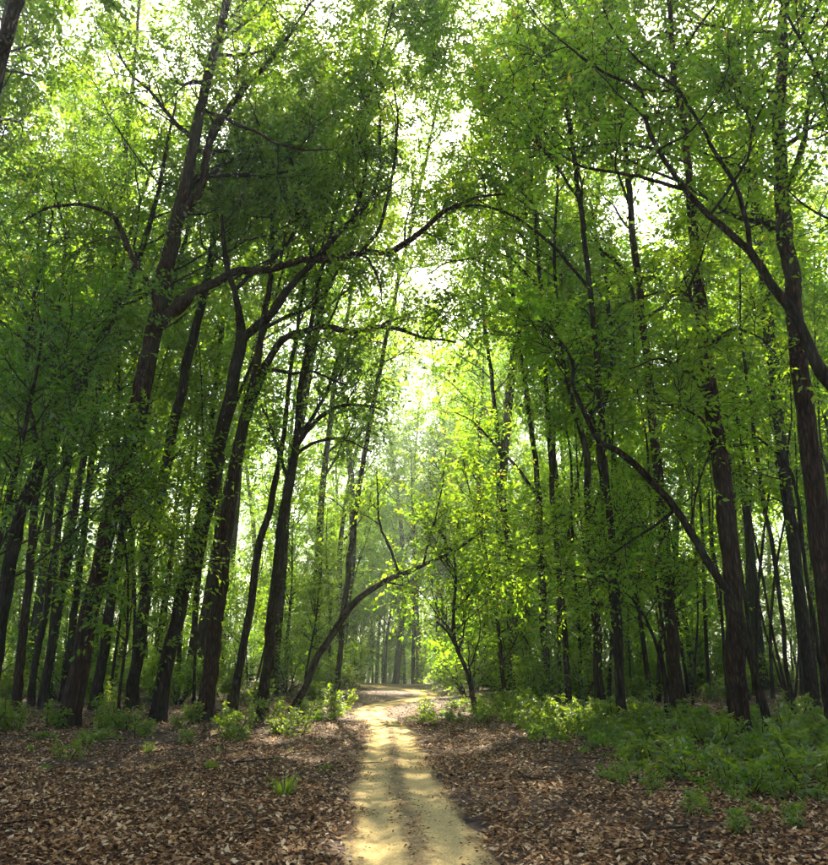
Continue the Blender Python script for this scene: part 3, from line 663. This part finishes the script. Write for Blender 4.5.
def tall_label(p, i):
    x, y = p
    side = 'left' if x < 0 else 'right'
    if (x, y) == (-1.5, 66.0): return 'grey misty trunk, left of the pair closing the end of the path', 'far trees in the mist'
    if (x, y) == (.4, 72.0): return 'slimmer misty trunk, right of the pair closing the end of the path', 'far trees in the mist'
    if y > 62: return 'far hazy tree in the misty wood beyond the end of the path', 'far trees in the mist'
    return ('slim tree standing deeper in the forest behind the %s front row' % side, 'deeper forest trees on the %s' % side)
def under_label(p, i):
    x, y = p
    side = 'left' if x < 0 else 'right'
    return ('small leafy understorey tree among the taller trunks on the %s' % side, 'understorey trees on the %s' % side)
poles = [proto_tree(131, 15, .060, .6, 9, 2.2, 8000, .17, LEAF, 'pole_tree', BARK, .07), proto_tree(132, 18, .075, .66, 9, 2.4, 9000, .17, LEAF, 'pole_tree', BARK, .05), proto_tree(133, 12, .045, .62, 8, 1.8, 6000, .17, LEAF_LIME, 'pole_tree', BARK_RED, .10)]
def pole_label(p, i):
    side = 'left' if p[0] < 0 else 'right'
    return ('thin pole-like young trunk standing between the bigger trunks on the %s' % side, 'thin pole trunks on the %s' % side)
def mid_label(p, i):
    x, y = p
    side = 'left' if x < 0 else 'right'
    return ('slender leafy half-grown tree filling the forest wall on the %s' % side, 'half-grown trees on the %s' % side)
END = [(-6.4, 37.5), (4.6, 41), (-5.6, 47), (5.2, 52), (-1.5, 66), (2.0, 64), (5.0, 60), (-5.5, 58), (.4, 72), (3.8, 70)]
placed += [np.array(e) for e in END]
pole_pts = [p for p in scatter(260, 21.5, 36, 1.1, 4.5, .6, 2) if p[0] > 2 or p[1] > 25]
spread_copies(poles, pole_pts, .85, 1.3, pole_label)
tall_pts = [np.array(e) for e in END] + scatter(900, 25, 60, 3.3, 2.6, tall_gap=2.0) + scatter(500, 60, 115, 4.6, 2.0)
LIME = [(3.3, 30), (5.2, 33), (4.3, 37), (6.8, 29.5), (7.8, 35), (3.6, 43), (6.2, 41), (9, 31), (9.5, 39)]
placed += [np.array(e) for e in LIME]
for k, (x, y) in enumerate(LIME):
    copy_tree(unders[0], (x, y, float(hgt(x, y)) - .02), rng.uniform(0, 6.28), rng.uniform(.9, 1.25), 'small tree in the bright yellow-green leafy mass right of the path', 'bright small trees right of the path')
mid_pts = scatter(500, 25, 75, 2.8, 3.0)
frng = np.random.default_rng(8); FAR = []                    # the wood that closes the view at the end of the path
for y in (66, 73, 80, 88):
    for x in np.arange(-9, 9.1, 3.0):
        e = np.array([x + frng.uniform(-.9, .9), y + frng.uniform(-1.5, 1.5)])
        if path_dist([e[0]], [e[1]])[0] > 1.5: FAR.append(e)
placed += FAR; rng_keep = rng; rng = frng
spread_copies(mids, FAR, 1.0, 1.45, lambda p, i: ('leafy tree in the hazy green wall that closes the end of the path', 'trees closing the end of the path'))
rng = rng_keep
under_pts = scatter(900, 28, 60, 1.5, 2.6) + scatter(300, 60, 100, 2.2, 1.2, .35, 8) + scatter(260, 62, 112, 1.4, .8, .10, 3)
spread_copies(talls, tall_pts, 1.12, 1.5, tall_label)
spread_copies(mids, mid_pts, .75, 1.15, mid_label)
spread_copies(unders, under_pts, .7, 1.15, under_label)

# ------------------------------------------------------------------ shrubs and herbs
def proto_shrub(seed, H, n_stem, n_leaf, leaf_size, leaf, name='shrub', cat='shrub', fine=False):
    rng = np.random.default_rng(seed)
    root = empty(name, (0, -500, 0)); tag(root, 'x', cat)
    G = Geo(); bear = []
    for k in range(n_stem):
        a = rng.uniform(0, 6.28); Q = wander(rng, np.array([.08 * math.cos(a), .08 * math.sin(a), -.05]), np.array([math.cos(a) * .6, math.sin(a) * .6, 1.]), H * rng.uniform(.6, 1.1), 6, .16, .05)
        G.add(*tube(Q, np.linspace(.016, .004, 7) * (H / 1.2 + .3), 4)); bear.append((Q[1:], 1.))
    st = link('stem', G.mesh('stem'), TWIG, root)
    (V, F), (TV, TF) = foliage(rng, bear, n_leaf, leaf_size, 7, .9, fine, .15, (.12 * H, .38 * H))
    V[:, 2] = np.maximum(V[:, 2], .02)
    c = link('foliage', mesh_from('foliage', V, F), leaf, root, 'stuff')
    KIDS[root.name] = [st, c]
    return root
shrubs = [proto_shrub(201, 1.5, 7, 1500, .12, LEAF_HERB), proto_shrub(202, 2.0, 8, 3000, .10, LEAF), proto_shrub(203, 1.1, 6, 1000, .12, LEAF_HERB), proto_shrub(204, 2.8, 9, 2800, .13, LEAF)]
herbs = [proto_shrub(211, .42, 5, 260, .085, LEAF_HERB, 'herb', 'plant', True), proto_shrub(212, .55, 6, 330, .09, LEAF_HERB, 'herb', 'plant', True), proto_shrub(213, .3, 4, 170, .08, LEAF_LIME, 'herb', 'plant', True), proto_shrub(214, .7, 6, 420, .095, LEAF_HERB, 'herb', 'plant', True)]

shrub_pts = []
for _ in range(1400):
    y = 21 + 50 * rng.beta(1, 1.8); x = rng.uniform(-1, 1) * (.6 * y + 4)
    if path_dist([x], [y])[0] < 1.6 + (1.3 if y < 26 else .2): continue
    if y < 28.5 or -.055 * y - .6 < x < .03 * y + .6: continue
    p = np.array([x, y])
    if shrub_pts and min(np.hypot(*(p - q)) for q in shrub_pts) < 1.7: continue
    shrub_pts.append(p)
    if len(shrub_pts) > 210: break
def shrub_label(p, i):
    side = 'left' if p[0] < 0 else 'right'
    return ('waist-high leafy shrub at the feet of the trees on the %s' % side, 'shrubs under the trees on the %s' % side)
spread_copies(shrubs, shrub_pts, .6, 1.15, shrub_label)

herb_pts = []
def herb_zone(n, fn, gap):
    c = 0
    for _ in range(n * 12):
        p = fn()
        if p is None or path_dist([p[0]], [p[1]])[0] < .95: continue
        if herb_pts and min(np.hypot(*(p - q)) for q in herb_pts) < gap: continue
        herb_pts.append(p); c += 1
        if c >= n: break
def px_zone(poly_x, poly_y):
    u = rng.uniform(0, 1); py = poly_y[0] + (poly_y[1] - poly_y[0]) * u
    px = rng.uniform(np.interp(py, poly_x[0], poly_x[1]), poly_x[2])
    g = on_ground(px, py); return g[:2]
herb_zone(150, lambda: px_zone(((715, 735, 770, 800), (505, 560, 640, 740), 880), (716, 800)), .42)
herb_zone(26, lambda: px_zone(((715, 745), (-20, -20), 300), (716, 742)), .5)
herb_zone(60, lambda: px_zone(((716, 742), (500, 540), 660), (716, 742)), .34)
herb_zone(30, lambda: px_zone(((703, 722), (405, 420), 540), (703, 724)), .5)
herb_zone(12, lambda: px_zone(((706, 722), (300, 300), 350), (706, 722)), .5)
N_TINY = len(herb_pts); herb_zone(14, lambda: px_zone(((742, 860), (0, 0), 330), (738, 775)), 1.2)
herb_zone(36, lambda: px_zone(((735, 760, 800, 840), (540, 570, 640, 760), 860), (735, 835)), .4)
def herb_label(p, i):
    g = 'herbs in the right-hand green patch'
    if p[0] > 1.2 and p[1] < 14: return 'small herb in the thin front fringe of the green patch, nearest the viewer', g
    if p[0] > 1.2 and p[1] < 22 and p[0] / p[1] < .24: return 'low herb at the left end of the green patch, below the right-hand trunks', g
    if p[0] > 1.2 and p[1] < 22: return 'low leafy herb in the deep part of the green patch spreading from the right edge', 'herbs in the right-hand green patch'
    if p[0] > 0: return 'bright low herb on the verge where the path bends', 'herbs by the path bend'
    if p[1] < 19: return 'lone seedling poking through the brown leaves on the left', 'seedlings in the leaf litter'
    return 'low green herb at the feet of the left front trunks', 'herbs under the left trunks'
spread_copies(herbs, herb_pts[:N_TINY], .6, 1.15, herb_label); spread_copies(herbs, herb_pts[N_TINY:], .3, .55, herb_label)

# grass tuft in the leaves left of the track
def grass_tuft(px, py, label, n=70, h=.38):
    g = on_ground(px, py); rng = np.random.default_rng(int(px)); root = empty('grass_tuft', g); tag(root, label, 'grass')
    a = rng.uniform(0, 6.28, n); r = rng.uniform(0, .10, n)
    P = np.stack([np.cos(a) * r, np.sin(a) * r, np.full(n, -.02)], 1); D = norm(np.stack([np.cos(a) * rng.uniform(.1, .7, n), np.sin(a) * rng.uniform(.1, .7, n), np.ones(n)], 1))
    N = norm(np.stack([-np.cos(a), -np.sin(a), np.full(n, .5)], 1)); L = h * rng.uniform(.5, 1.1, n)
    V, F = leaves(P, D, N, L, np.full(n, .014), True, .25)
    link('blade_cluster', mesh_from('blade_cluster', V, F), LEAF_HERB, root, 'stuff')
grass_tuft(284, 797, 'upright green grass tuft in the leaf litter left of the track')

# ------------------------------------------------------------------ haze in the forest air
hv = bpy.data.materials.new('haze'); hv.use_nodes = True; hn = hv.node_tree.nodes; hn.clear()
pv = hn.new('ShaderNodeVolumePrincipled'); pv.inputs['Color'].default_value = (.86, .97, .95, 1); pv.inputs['Density'].default_value = .0012; pv.inputs['Anisotropy'].default_value = .6
ho = hn.new('ShaderNodeOutputMaterial'); hv.node_tree.links.new(pv.outputs[0], ho.inputs['Volume'])
x0, x1, y0, y1, z0, z1 = -410, 410, -90, 610, -4.6, 48
HVt = np.array([(x, y, z) for z in (z0, z1) for y in (y0, y1) for x in (x0, x1)], float)
HF = np.array([(0, 2, 3, 1), (4, 5, 7, 6), (0, 1, 5, 4), (1, 3, 7, 5), (3, 2, 6, 7), (2, 0, 4, 6)])
link('haze', mesh_from('haze', HVt, HF), hv, kind='stuff')
